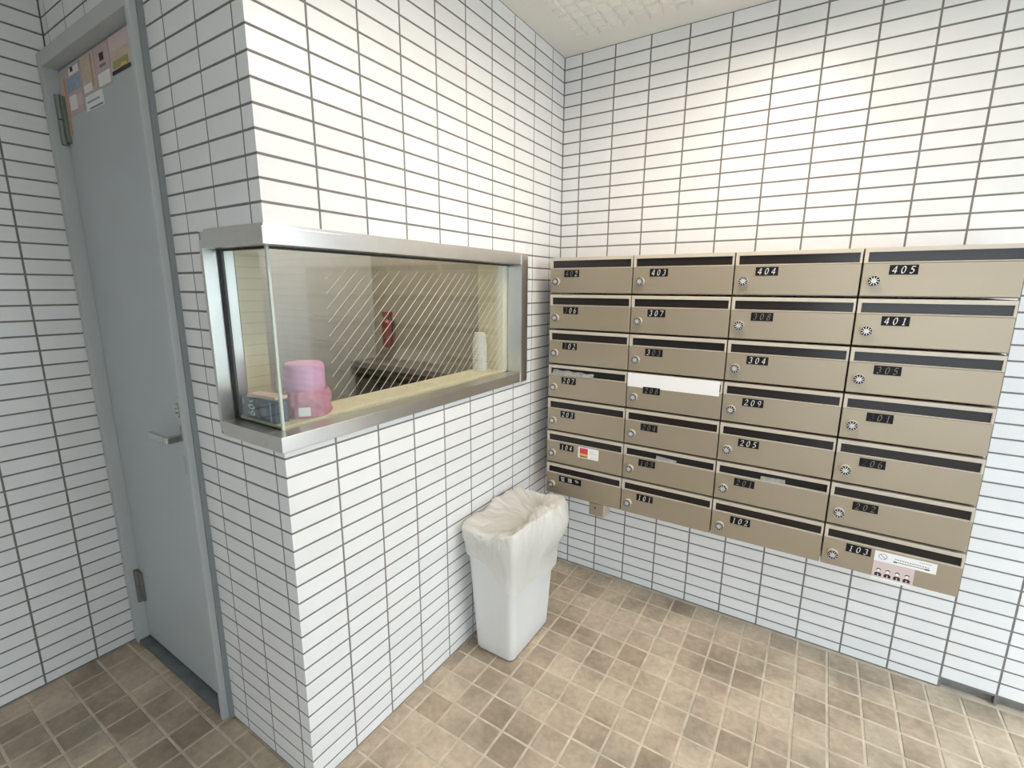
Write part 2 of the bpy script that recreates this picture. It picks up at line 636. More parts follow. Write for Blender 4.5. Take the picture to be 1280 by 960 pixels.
recs = []
for i in range(-13, 26):
    for j in range(0, 33):
        x0, x1 = FX0 + i * FPX_ + FJ / 2, FX0 + (i + 1) * FPX_ - FJ / 2
        y1, y0 = FY0 - j * FPY - FJ / 2, FY0 - (j + 1) * FPY + FJ / 2
        # clip against the walls
        x0 = max(x0, XD + 0.004)
        if y0 > -LA - 0.02 and x0 < 0.004:
            x0 = 0.004
        elif y1 > -LA - 0.004 and x0 < 0.0:
            y1 = -LA - 0.004
        if x1 - x0 < 0.006 or y1 - y0 < 0.006:
            continue
        cs = [proj((x, y, 0)) for x, y in ((x0, y0), (x1, y0), (x1, y1), (x0, y1))]
        area = 0.0
        if all(cs):
            cu, cv = sum(c[0] for c in cs) / 4, sum(c[1] for c in cs) / 4
            if -40 < cu < 1320 and cv < 1000:
                area = 0.5 * abs(sum(cs[k][0] * cs[(k + 1) % 4][1] - cs[(k + 1) % 4][0] * cs[k][1] for k in range(4)))
        recs.append((area, x0, x1, y0, y1))
recs.sort(key=lambda r: -r[0])


def floor_geo(w, d, t=0.006, ch=0.0018):
    a, b = w / 2, d / 2
    vs = [(-a, -b, -t), (a, -b, -t), (a, b, -t), (-a, b, -t), (-a, -b, -ch), (a, -b, -ch), (a, b, -ch), (-a, b, -ch),
          (-a + ch, -b + ch, 0), (a - ch, -b + ch, 0), (a - ch, b - ch, 0), (-a + ch, b - ch, 0)]
    fs = [(8, 9, 10, 11)]
    for k in range(4):
        k2 = (k + 1) % 4
        fs += [(4 + k, 4 + k2, 8 + k2, 8 + k), (k, k2, 4 + k2, 4 + k)]
    return vs, fs


fcache = {}
rest = MB()
for n, (area, x0, x1, y0, y1) in enumerate(recs):
    w, d = x1 - x0, y1 - y0
    c = ((x0 + x1) / 2, (y0 + y1) / 2, rnd.uniform(-0.0008, 0.0))
    if n < 300 and area > 20:
        k = (round(w, 4), round(d, 4))
        if k not in fcache:
            fcache[k] = MB().add(*floor_geo(w, d)).mesh('floor_tile', M['ftile'])
        o = put('floor_tile', fcache[k], floor, c)
        o.rotation_euler = (R(rnd.uniform(-0.3, 0.3)), R(rnd.uniform(-0.3, 0.3)), R(rnd.uniform(-0.3, 0.3)))
    else:
        vs, fs = floor_geo(w, d)
        rest.add([(x + c[0], y + c[1], z + c[2]) for x, y, z in vs], fs)
tag(rest.build('floor_tile_field', M['ftile_rest'], floor), kind='stuff')

# ------------------------------------------------------------------ ceiling
ceiling = MB().box(XD - 0.12, 2.72, -3.42, 0.12, H, H + 0.10).build('ceiling', M['ceil'])
tag(ceiling, 'cream ceiling board with embossed squares', 'ceiling', kind='structure')
em = MB()
for i in range(34):
    for j in range(26):
        x0, y1 = 0.124 + i * 0.05, -0.122 - j * 0.05
        a, h_, ins = 0.0430, 0.0090, 0.0045
        cx, cy = x0 + 0.0225, y1 - 0.0225
        o_ = [(cx + sx * a / 2, cy + sy * a / 2, H + 0.001) for sx, sy in ((-1, -1), (1, -1), (1, 1), (-1, 1))]
        n_ = [(cx + sx * (a / 2 - ins), cy + sy * (a / 2 - ins), H - h_) for sx, sy in ((-1, -1), (1, -1), (1, 1), (-1, 1))]
        em.add(o_ + n_, [(4, 5, 6, 7)] + [(k, (k + 1) % 4, 4 + (k + 1) % 4, 4 + k) for k in range(4)])
tag(em.build('embossed_squares', M['ceil'], ceiling), kind='stuff')

# ceiling lamp (its light is the diffuser's own)
lamp = empty('ceiling_lamp', (0.85, -0.84, H))
tag(lamp, 'flat white ceiling lamp above the entrance floor', 'lamp')
hb = MB()
LX, LY = 0.17, 0.30
for a in ((-LX - 0.012, -LX, -LY - 0.012, LY + 0.012), (LX, LX + 0.012, -LY - 0.012, LY + 0.012),
          (-LX, LX, -LY - 0.012, -LY), (-LX, LX, LY, LY + 0.012)):
    hb.box(a[0], a[1], a[2], a[3], -0.070, 0)
hb.build('housing', M['white'], lamp)
MB().box(-LX, LX, -LY, LY, -0.028, -0.020).build('diffuser', M['lamp'], lamp)

# ------------------------------------------------------------------ booth interior
inn = MB()
inn.box(-1.24, -1.22, -LA + 0.10, -0.06, 0, H)
inn.build('wall_booth_back', M['boothwall'])
tag(bpy.data.objects['wall_booth_back'], 'dim beige wall at the far side inside the booth', 'wall', kind='structure')
inn = MB()
inn.box(-1.22, -0.10, -0.08, -0.06, 0, H)
tag(inn.build('wall_booth_end', M['plaster']), 'dim beige wall inside the booth with the red extinguisher', 'wall', kind='structure')
lin = slab(-0.112, -0.101, -LA + 0.112, -0.08, 'y', [(-LA, WYR - 0.05, WZ0, WZ1)])
tag(lin.build('wall_booth_lining', M['plaster']), 'beige lining inside the booth below its counter window', 'wall', kind='structure')

bl = empty('booth_fill_light', (-0.62, -0.62, H))  # unseen fixture, added only to brighten the booth interior
tag(bl, 'unseen fill light added on the ceiling inside the booth', 'lamp')
MB().box(-0.05, 0.05, -0.30, 0.30, -0.03, 0.0).build('housing', M['white'], bl, 0.003)
MB().cyl((0, -0.28, -0.045), (0, 1, 0), 0.014, 0.014, 0.56, 14).build('tube', M['boothfill'], bl)

# ------------------------------------------------------------------ counter window
win = empty('window_1', (0, 0, WZ0))
tag(win, 'steel framed corner counter window of the booth', 'window', kind='structure')
win.matrix_parent_inverse = Matrix.Identity(4)


def wpart(mb, name, material, bevel=0.0, parent=None, smooth=False):
    mb.v = [(x, y, z - WZ0) for x, y, z in mb.v]
    return mb.build(name, material, parent or win, bevel, smooth)


FP = 0.012                        # how far the frame stands proud of the tiles
ST = 1.059                        # sill top
HT = 1.513                        # underside of the head
# sill and head: steel bands turning the corner
s = MB().box(-0.050, FP, -LA - FP, WYR, WZ0, ST)
wpart(s, 'sill', M['steel'], 0.0012)
s = MB().box(WXL, -0.050, -LA - FP, -LA + 0.035, WZ0, ST)
wpart(s, 'sill', M['steel'], 0.0012)
s = MB().box(-0.100, FP, -LA - FP, WYR, HT, WZ1)
wpart(s, 'head', M['steel'], 0.0012)
s = MB().box(WXL, -0.100, -LA - FP, -LA + 0.10, HT, WZ1)
wpart(s, 'head', M['steel'], 0.0012)
# thin flanges over the tile edges
wpart(MB().box(-0.01, 0.004, -LA - 0.004, WYR, WZ1, WZ1 + 0.008).box(WXL, -0.01, -LA - 0.004, -LA + 0.01, WZ1, WZ1 + 0.008), 'flange', M['steel'])
# right jamb: steel outside, cream inside
wpart(MB().box(-0.052, FP + 0.003, -0.372, WYR, WZ0 - 0.001, WZ1), 'jamb', M['steel'], 0.0012)
wpart(MB().box(-0.190, -0.060, -0.400, WYR, ST, HT), 'inner_jamb', M['cream'], 0.001)
# left jamb on the door side
wpart(MB().box(WXL - 0.012, WXL, -LA - FP, -LA + 0.066, ST - 0.03, HT + 0.02), 'jamb', M['steel'], 0.001)
wpart(MB().box(WXL - 0.012, WXL + 0.001, -LA + 0.067, -LA + 0.135, ST, HT), 'inner_jamb', M['cream'], 0.001)
wpart(MB().box(WXL - 0.036, WXL - 0.001, -LA + 0.002, -LA + 0.03, WZ0 - 0.004, WZ1 + 0.006), 'sealant', M['caulk'])
# inner cream counter board
wpart(MB().box(-0.190, -0.0555, -LA + 0.0355, -0.400, ST - 0.030, ST + 0.007)
      .box(WXL, -0.190, -LA + 0.0355, -LA + 0.135, ST - 0.030, ST + 0.007), 'counter_board', M['cream'], 0.0015)
# glass
GX, GY = -0.048, -LA + 0.031
pane_a = wpart(MB().box(GX - 0.003, GX + 0.003, GY + 0.004, -0.372, ST, HT), 'glass_pane', M['glass'])
pane_c = wpart(MB().box(WXL, GX - 0.004, GY - 0.003, GY + 0.003, ST, HT), 'glass_pane', M['glass'])
wpart(MB().box(GX - 0.0035, GX + 0.0035, GY - 0.003, GY + 0.0035, ST, HT), 'glass_edge', M['gedge'])
wpart(MB().box(WXL, WXL + 0.006, GY - 0.007, GY + 0.007, ST, HT), 'glazing_gasket', M['rubber'])
wpart(MB().box(WXL, GX - 0.004, GY - 0.005, GY - 0.0035, ST, ST + 0.004), 'glazing_gasket', M['rubber'])
wpart(MB().box(WXL, GX - 0.004, GY - 0.006, GY - 0.0035, HT - 0.006, HT), 'glazing_gasket', M['rubber'])
wpart(MB().box(GX + 0.0035, GX + 0.006, GY + 0.004, -0.372, HT - 0.006, HT), 'glazing_gasket', M['rubber'])
# diagonal wires cast into the long pane
ZT, ZB = 1.468, ST + 0.008
SL = 0.95
y = -1.24
wcache = {}
while y < 0.06:
    yt, zt = y, ZT
    yb = y - (ZT - ZB) / SL
    zb = ZB
    if yb < -1.27:
        zb = ZT - (y + 1.27) * SL
        yb = -1.27
    if yt > -0.378:
        zt = ZT - (yt + 0.378) * SL
        yt = -0.378
    if zt - zb > 0.02 and yt - yb > 0.01:
        k = round(zt - zb, 4)
        if k not in wcache:
            L_ = (zt - zb)
            mb = MB()
            mb.tube([(0, 0, 0), (0, L_ / SL, L_)], 0.00075, 5)
            wcache[k] = mb.mesh('wire', M['wire'])
        put('wire', wcache[k], pane_a, (GX, yb, zb - WZ0))
    y += 0.0400

# ------------------------------------------------------------------ door
door = empty('door_1', (0, 0, 0))
tag(door, 'pale grey steel door with lever handle and notices', 'door', kind='structure')
FY = -LA - 0.030                  # front of the frame
LYF = -LA + 0.008                 # front of the leaf
MB().box(DX1 - 0.030, DX1 - 0.013, FY, -LA + 0.05, 0.0, DZ1).build('frame_post', M['framepaint'], door, 0.002)
MB().box(DX1 - 0.013, DX1, FY + 0.018, -LA + 0.05, 0.0, DZ1).build('frame_rebate', M['rebate'], door, 0.001)  # recessed strip beside the post, in a darker grey
MB().box(DX0, DX0 + 0.034, FY, -LA + 0.05, 0.0, DZ1).build('frame_post', M['framepaint'], door, 0.002)
MB().box(DX0 + 0.034, DX1 - 0.030, FY, -LA + 0.05, 2.103, DZ1).build('frame_head', M['framepaint'], door, 0.002)
MB().box(DX0 + 0.034, DX1 - 0.030, FY + 0.004, -LA + 0.05, 0.0, 0.012).build('threshold', M['threshold'], door, 0.001)
MB().box(DX0 + 0.038, DX1 - 0.034, LYF, LYF + 0.036, 0.018, 2.098).build('leaf', M['doorpaint'], door, 0.0015)
# lever handle
hd = MB()
hd.box(-0.555, -0.520, LYF - 0.008, LYF, 0.925, 1.085)
hd = hd.build('handle_plate', M['chrome'], door, 0.002)
hl = MB()
hx, hz = -0.537, 0.962
hl.box(hx - 0.012, hx + 0.012, LYF - 0.058, LYF - 0.006, hz - 0.010, hz + 0.010)
hl.build('handle_neck', M['chrome'], door, 0.004)
hl = MB()
hl.box(hx - 0.120, hx - 0.0122, LYF - 0.058, LYF - 0.044, hz - 0.010, hz + 0.010)
hl.build('lever', M['chrome'], door, 0.004)
hk = MB().cyl((hx, LYF - 0.006, 1.048), (0, -1, 0), 0.024, 0.021, 0.012, 24)
hk.cyl((hx, LYF - 0.018, 1.048), (0, -1, 0), 0.009, 0.009, 0.004, 16)
hk.build('keyhole_cylinder', M['chrome'], door)
MB().box(hx - 0.035, hx + 0.03, LYF - 0.0008, LYF, 0.835, 0.895).build('grey_patch', mat('darker_grey_patch', (0.42, 0.44, 0.45), 0.5), door)  # thin patch below the handle, a little darker than the leaf
for z0, z1, mm in ((1.880, 2.020, 'hinge'), (0.185, 0.310, 'greymetal')):
    hg = MB()
    xh = DX0 + 0.036
    zm = (z0 + z1) / 2
    hg.box(xh, xh + 0.034, LYF - 0.010, LYF, z0, z1)
    h1 = hg.build('hinge', M[mm], door, 0.002)
    kn = MB().cyl((xh + 0.006, LYF - 0.012, z0 - 0.006), (0, 0, 1), 0.009, 0.009, zm - z0 + 0.004, 14)
    kn.build('knuckle', M[mm], h1)
    kn = MB().cyl((xh + 0.006, LYF - 0.012, zm + 0.002), (0, 0, 1), 0.009, 0.009, z1 - zm + 0.004, 14)
    kn.build('knuckle', M[mm], h1)


# notices on the door
def notice(x0, x1, z0, z1, base, label, blocks):
    o = MB().box(x0, x1, LYF - 0.0012, LYF - 0.0002, z0, z1).build('notice_sheet', M[base])
    tag(o, label, 'notice', 'notices taped to the top of the door')
    for q, (a0, a1, b0, b1, mm) in enumerate(blocks):
        w, h = x1 - x0, z1 - z0
        MB().box(x0 + a0 * w, x0 + a1 * w, LYF - 0.0016 - 0.0003 * q, LYF - 0.0011, z0 + b0 * h, z0 + b1 * h).build('printed_block', M[mm], o)
    return o


notice(-1.085, -1.045, 1.900, 2.085, 'peach', 'narrow peach strip taped at the hinge side of the door top', [(0.7, 0.95, 0.0, 0.9, 'orange')])
notice(-1.042, -0.910, 1.955, 2.092, 'pinkpale', 'pale notice with blue print at the top hinge corner of the door', [(0.05, 0.95, 0.48, 0.78, 'bluepale'), (0.1, 0.55, 0.1, 0.4, 'paper'), (0.3, 0.9, 0.80, 0.95, 'paper'), (0.6, 0.9, 0.12, 0.36, 'pinkpaper'), (0.42, 0.58, 0.86, 0.95, 'ink')])
notice(-0.906, -0.800, 1.990, 2.094, 'peach', 'peach notice with an orange stripe in the middle of the door top', [(0.72, 0.82, 0.1, 0.95, 'orange'), (0.05, 0.65, 0.05, 0.25, 'paper')])
notice(-0.905, -0.770, 1.945, 1.986, 'paper', 'small white slip with a grey line below the peach notice', [(0.2, 0.95, 0.05, 0.16, 'inkgrey'), (0.1, 0.8, 0.5, 0.62, 'bluepale')])
notice(-0.796, -0.690, 1.985, 2.096, 'pinkpale', 'pale pink notice with a round dark mark on the door', [(0.35, 0.62, 0.62, 0.80, 'ink'), (0.1, 0.9, 0.05, 0.35, 'paper'), (0.3, 0.7, 0.48, 0.54, 'inkgrey')])
notice(-0.686, -0.560, 2.000, 2.096, 'pinkpaper', 'pink and olive notice with a black foot near the door handle side', [(0.05, 0.95, 0.12, 0.60, 'peach'), (0.1, 0.9, 0.14, 0.34, 'olive'), (0.02, 0.98, 0.0, 0.10, 'ink'), (0.5, 0.8, 0.12, 0.2, 'yellow')])
notice(-0.552, -0.500, 1.975, 2.060, 'paper', 'small white label with faint blue print beside the frame post', [(0.15, 0.5, 0.45, 0.7, 'bluepale'), (0.3, 0.8, 0.05, 0.12, 'bluepale')])


# ------------------------------------------------------------------ engraved digits
def pen(strokes, nib=(0.045, 0.03), thin=0.027):
    """Turn polylines in a unit box into a flat broad-nib lettering mesh (x right, z up)."""
    mb = MB()
    for st in strokes:
        for (x0, z0), (x1, z1) in zip(st[:-1], st[1:]):
            dx, dz = x1 - x0, z1 - z0
            l = math.hypot(dx, dz) or 1
            nx, nz = -dz / l, dx / l
            wd = thin + abs(nx * nib[0] + nz * nib[1])
            ex, ez = dx / l * thin * 0.5, dz / l * thin * 0.5
            mb.add([(x0 - ex + nx * wd, 0, z0 - ez + nz * wd), (x0 - ex - nx * wd, 0, z0 - ez - nz * wd),
                    (x1 + ex - nx * wd, 0, z1 + ez - nz * wd), (x1 + ex + nx * wd, 0, z1 + ez + nz * wd)], [(0, 1, 2, 3)])
    return mb


def arc(cx, cz, rx, rz, a0, a1, n=10):
    return [(cx + rx * math.cos(R(a0 + (a1 - a0) * k / n)), cz + rz * math.sin(R(a0 + (a1 - a0) * k / n))) for k in range(n + 1)]


GLYPH = {
    '0': [arc(0.5, 0.5, 0.27, 0.46, 90, 450, 22)],
    '1': [[(0.36, 0.82), (0.54, 0.96), (0.54, 0.04)], [(0.36, 0.04), (0.72, 0.04)]],
    '2': [arc(0.5, 0.70, 0.25, 0.26, 165, -25, 10) + [(0.22, 0.05)], [(0.20, 0.06), (0.80, 0.06), (0.82, 0.16)]],
    '3': [arc(0.47, 0.74, 0.23, 0.22, 160, -75, 10) + arc(0.47, 0.29, 0.27, 0.25, 80, -150, 12)],
    '4': [[(0.60, 0.96), (0.16, 0.32), (0.84, 0.32)], [(0.64, 0.96), (0.64, 0.03)]],
    '5': [[(0.80, 0.94), (0.36, 0.94), (0.30, 0.56)] + arc(0.46, 0.31, 0.28, 0.27, 110, -140, 12)],
    '6': [arc(0.62, 0.50, 0.38, 0.46, 95, 180, 8) + arc(0.50, 0.30, 0.26, 0.26, 180, 520, 16)],
    '7': [[(0.20, 0.82), (0.22, 0.94), (0.80, 0.94), (0.42, 0.03)]],
    '8': [arc(0.5, 0.74, 0.21, 0.22, 270, 630, 16), arc(0.5, 0.28, 0.26, 0.25, 90, 450, 18)],
    '9': [arc(0.50, 0.69, 0.26, 0.26, 0, 360, 16) + arc(0.38, 0.50, 0.38, 0.46, 10, -80, 8)],
    'L': [[(0.3, 0.96), (0.3, 0.05), (0.78, 0.05)]],
}
gcache = {}


def glyph_mesh(ch, size, shear, material, key, **kw):
    k = (ch, key)
    if k not in gcache:
        mb = pen(GLYPH[ch], **kw)
        mb.v = [((x - 0.5 + shear * (z - 0.5)) * size * 0.72, y, (z - 0.5) * size) for x, y, z in mb.v]
        gcache[k] = mb.mesh('digit', material)
    return gcache[k]


def kanji_mesh(ch, size):
    cu = bpy.data.curves.new('glyph', 'FONT')
    cu.body = ch
    cu.size = size
    cu.align_x = 'CENTER'
    cu.align_y = 'CENTER'
    cu.offset = 0.00025
    o = bpy.data.objects.new('glyph', cu)
    COL.objects.link(o)
    dg = bpy.context.evaluated_depsgraph_get()
    me = bpy.data.meshes.new_from_object(o.evaluated_get(dg))
    bpy.data.objects.remove(o)
    for v in me.vertices:
        v.co = (v.co.x, 0, v.co.y)
    if me.vertices:
        xs = [v.co.x for v in me.vertices]
        zs = [v.co.z for v in me.vertices]
        cx, cz = (min(xs) + max(xs)) / 2, (min(zs) + max(zs)) / 2
        s = size * 0.92 / max(max(xs) - min(xs), max(zs) - min(zs), 1e-6)
        for v in me.vertices:
            v.co = ((v.co.x - cx) * s, 0, (v.co.z - cz) * s)
    me.materials.clear()
    me.materials.append(M['digit'])
    return me


# ------------------------------------------------------------------ mailboxes
W, Hm, D = MAIL_W, MAIL_H, MAIL_D
G = 0.0022


def prep(mb, name, material, bevel=0.0):
    o = mb.build(name, material, None, bevel)
    me = o.data
    bpy.data.objects.remove(o)
    return me


# local frame of one box: x 0..W, y 0 (wall) .. -D (front), z 0..Hm
me_body = prep(MB().box(G, W - G, -D + 0.012, 0.0, 0.004, Hm - 0.001), 'body', M['mailbody'], 0.001)
me_door = prep(MB().box(G, W - G, -D, -D + 0.0115, 0.0065, Hm - 0.0475), 'front_panel', M['mail'], 0.0018)
fr = MB()
zt0, zt1 = Hm - 0.0470, Hm - 0.002
sx0, sx1, sz0, sz1 = 0.0125, W - 0.0085, Hm - 0.0440, Hm - 0.0145
fr.box(G, W - G, -D - 0.001, -D + 0.0115, sz1, zt1)
fr.box(G, sx0, -D - 0.001, -D + 0.0115, zt0, sz1)
fr.box(sx1, W - G, -D - 0.001, -D + 0.0115, zt0, sz1)
fr.box(sx0, sx1, -D - 0.001, -D + 0.0115, zt0, sz0)
me_frame = prep(fr, 'slot_frame', M['mailtrim'], 0.0008)
me_flap = prep(MB().box(sx0, sx1, -D + 0.006, -D + 0.009, sz0, sz1), 'slot_flap', M['slot'])
me_slotshade = prep(MB().box(sx0, sx1, -D + 0.0105, -D + 0.0118, sz0, sz1), 'slot_shade_sheet', M['slotshade'])  # dark sheet closing an open slot, painted as the shade within
# combination dial: pale barrel, black face, white spokes, grey centre
DR = 0.0158
me_dial = prep(MB().cyl((0, 0, 0), (0, -1, 0), DR, DR * 0.97, 0.016, 28), 'dial', M['dialside'])
me_dface = prep(MB().cyl((0, -0.0160, 0), (0, -1, 0), DR * 0.94, DR * 0.92, 0.0010, 28), 'dial_face', M['black'])
sp = MB()
for k in range(10):
    a = 2 * math.pi * k / 10 + 0.15
    ux, uz = math.cos(a), math.sin(a)
    px, pz = -uz, ux
    r0, r1, w0, w1 = DR * 0.40, DR * 0.84, 0.0006, 0.0012
    sp.add([(ux * r0 + px * w0, -0.0174, uz * r0 + pz * w0), (ux * r0 - px * w0, -0.0174, uz * r0 - pz * w0),
            (ux * r1 - px * w1, -0.0174, uz * r1 - pz * w1), (ux * r1 + px * w1, -0.0174, uz * r1 + pz * w1)], [(0, 1, 2, 3)])
me_spoke = prep(sp, 'dial_marks', M['white'])
me_dmid = prep(MB().cyl((0, -0.0165, 0), (0, -1, 0), DR * 0.46, DR * 0.42, 0.0030, 20), 'dial_centre', M['dialmid'])
me_plate = prep(MB().box(-0.034, 0.034, -0.0018, 0, -0.0142, 0.0142), 'number_plate', M['black'], 0.0005)
me_platew = prep(MB().box(-0.055, 0.055, -0.0018, 0, -0.0142, 0.0142), 'name_plate', M['black'], 0.0005)

NUM = [['402', '403', '404', '405'], ['306', '307', '308', '401'], ['302', '303', '304', '305'],
       ['207', '208', '209', '301'], ['203', '204', '205', '206'], ['104', '105', '201', '202'], ['office', '101', '102', '103']]
# how the digits have worn: f = grey, g = nearly gone
WEAR = {'308': 'fff', '305': 'fff', '301': 'gff', '206': 'gff', '202': 'fff', '201': 'fff', '105': 'fff', '204': 'fff',
        '303': ' ff', '208': 'fff', '302': 'f  ', '306': 'f  ', '402': 'ff '}
OPEN_SLOT = {'303', '207', '105', '201'}
EXTRA = {'208': ' under white paper', '207': ' holding folded paper', '104': ' with a red sticker',
         '103': ' with a pink notice', '301': ' with a worn first digit', '206': ' with a missing first digit'}
for r, row in enumerate(NUM):
    for c, num in enumerate(row):
        x0, z0 = MAIL_X0 + c * W, MAIL_ZT - (r + 1) * Hm
        t = empty('mailbox', (x0 + W / 2, -0.0005, z0))
        where = '%s row, %s column' % (('top', 'second', 'third', 'middle', 'fifth', 'sixth', 'bottom')[r], ('leftmost', 'second', 'third', 'rightmost')[c])
        lab = 'champagne mailbox numbered %s%s, %s' % (num, EXTRA.get(num, ''), where) if num != 'office' else \
            'champagne mailbox with a kanji name plate, lowest of the leftmost column'
        tag(t, lab, 'mailbox', 'apartment mailboxes on the tiled wall')
        off = (-W / 2, 0, 0)
        put('body', me_body, t, off)
        put('front_panel', me_door, t, off)
        put('slot_frame', me_frame, t, off)
        if num in OPEN_SLOT:
            put('slot_shade_sheet', me_slotshade, t, off)
        else:
            o = put('slot_flap', me_flap, t, off)
        dl = put('dial', me_dial, t, (-W / 2 + 0.0325, -D, Hm - 0.1000))
        turn = rnd.uniform(0, 6)
        for nm, me in (('dial_face', me_dface), ('dial_marks', me_spoke), ('dial_centre', me_dmid)):
            o = put(nm, me, dl)
            o.rotation_euler = (0, turn, 0)
        if num == 'office':
            pl = put('name_plate', me_platew, t, (-W / 2 + 0.122, -D, Hm - 0.0675))
            for k, ch in enumerate('管理室'):
                tag(put('character', kanji_mesh(ch, 0.0225), pl, ((k - 1) * 0.035, -0.0022, 0)), 'white kanji on the black name plate')
        else:
            pl = put('number_plate', me_plate, t, (-W / 2 + 0.101, -D, Hm - 0.0675))
            wear = WEAR.get(num, '   ')
            for k, ch in enumerate(num):
                mm, key = {' ': ('digit', 'n'), 'f': ('digitfaded', 'f'), 'g': ('digitgone', 'g')}[wear[k]]
                put('digit', glyph_mesh(ch, 0.0215, 0.22, M[mm], key), pl, ((k - 1) * 0.0205, -0.0022, 0))


def on_front(x0, x1, z0, z1, y=-MAIL_D - 0.0016, t=0.0006):
    return MB().box(x0, x1, y - t, y, z0, z1)


# white paper taped over the slot of 208
mz = MAIL_ZT - 4 * Hm
pst = on_front(MAIL_X0 + W + 0.003, MAIL_X0 + 2 * W - 0.012, mz + Hm - 0.0585, mz + Hm - 0.003).build('paper_strip', M['paper'])
tag(pst, 'blank white paper strip taped over the slot of mailbox 208', 'paper')
# sticker on 104
mz = MAIL_ZT - 6 * Hm
st = on_front(0.240, 0.336, mz + Hm - 0.100, mz + Hm - 0.051, -MAIL_D - 0.0002).build('sticker', M['paper'])
tag(st, 'white sticker with a red and yellow block on mailbox 104', 'sticker')
for a in ((0.248, 0.286, -0.080, -0.055, 'red'), (0.248, 0.286, -0.097, -0.080, 'yellow'), (0.250, 0.284, -0.096, -0.0905, 'green'),
          (0.295, 0.325, -0.075, -0.0742, 'inkgrey'), (0.297, 0.330, -0.091, -0.0902, 'inkgrey'), (0.300, 0.318, -0.066, -0.0655, 'inkgrey')):
    on_front(a[0], a[1], mz + Hm + a[2], mz + Hm + a[3], -MAIL_D - 0.0008, 0.0003).build('printed_block', M[a[4]], st)
# notice on 103: white strip with a crossed ring above a pink card with four figures
mz = MAIL_Z0
st = on_front(1.312, 1.468, mz + 0.063, mz + 0.098, -MAIL_D - 0.0004).build('notice_sticker', M['paper'])
tag(st, 'white notice strip with a crossed ring on mailbox 103', 'sticker')
rg = MB()
cx, cz, yy = 1.334, mz + 0.0815, -MAIL_D - 0.0012
for k in range(20):
    a0, a1 = 2 * math.pi * k / 20, 2 * math.pi * (k + 1) / 20
    rg.add([(cx + q * math.cos(a), yy, cz + q * 0.9 * math.sin(a)) for a, q in ((a0, 0.0115), (a1, 0.0115), (a1, 0.0097), (a0, 0.0097))], [(0, 1, 2, 3)])
rg.add([(cx - 0.008, yy, cz + 0.005), (cx - 0.0065, yy, cz + 0.0068), (cx + 0.008, yy, cz - 0.005), (cx + 0.0065, yy, cz - 0.0068)], [(0, 1, 2, 3)])
rg.build('crossed_ring', M['inkgrey'], st)
for k in range(14):
    x = 1.365 + k * 0.0062
    on_front(x, x + 0.0042, mz + 0.0805 - 0.0002 * k, mz + 0.0835 - 0.0002 * k, -MAIL_D - 0.0010, 0.0002).build('printed_character', M['inkgrey'], st)
on_front(1.362, 1.452, mz + 0.0715, mz + 0.0740, -MAIL_D - 0.0010, 0.0002).build('printed_line', M['inkgrey'], st)
on_front(1.362, 1.371, mz + 0.0705, mz + 0.0745, -MAIL_D - 0.0011, 0.0003).build('printed_line', M['ink'], st)
on_front(1.440, 1.452, mz + 0.0705, mz + 0.0745, -MAIL_D - 0.0011, 0.0003).build('printed_line', M['ink'], st)
on_front(1.425, 1.455, mz + 0.0900, mz + 0.0915, -MAIL_D - 0.0010, 0.0002).build('printed_line', M['inkgrey'], st)
cd = on_front(1.312, 1.418, mz - 0.001, mz + 0.0625, -MAIL_D - 0.0004).build('notice_card', M['pinkpaper'])
tag(cd, 'pink card with four printed figures on mailbox 103', 'sticker')
on_front(1.312, 1.418, mz - 0.001, mz + 0.006, -MAIL_D - 0.0010, 0.0002).build('white_margin', M['paper'], cd)
for k in range(4):
    x = 1.328 + k * 0.0245
    zz = mz + 0.020
    f = MB()
    f.box(x - 0.0090, x - 0.0015, -MAIL_D - 0.0013, -MAIL_D - 0.0010, zz - 0.009, zz + 0.001)
    f.box(x + 0.0015, x + 0.0090, -MAIL_D - 0.0013, -MAIL_D - 0.0010, zz - 0.009, zz + 0.001)
    f.box(x - 0.0060, x + 0.0060, -MAIL_D - 0.0013, -MAIL_D - 0.0010, zz - 0.001, zz + 0.0035)
    hair = [(x + 0.0060 * math.cos(R(a)), -MAIL_D - 0.0012, zz + 0.013 + 0.0062 * math.sin(R(a))) for a in range(-10, 191, 20)]
    hin = [(x + 0.0042 * math.cos(R(a)), -MAIL_D - 0.0012, zz + 0.012 + 0.0040 * math.sin(R(a))) for a in range(-10, 191, 20)]
    nq = len(hair)
    f.add(hair + hin, [(q, q + 1, nq + q + 1, nq + q) for q in range(nq - 1)])
    f.build('printed_figure', M['ink'], cd)
    hf = [(x + 0.0040 * math.cos(R(a)), -MAIL_D - 0.00115, zz + 0.0105 + 0.0050 * math.sin(R(a))) for a in range(0, 360, 30)]
    MB().add(hf, [tuple(range(12))]).build('printed_face', M['paper'], cd)
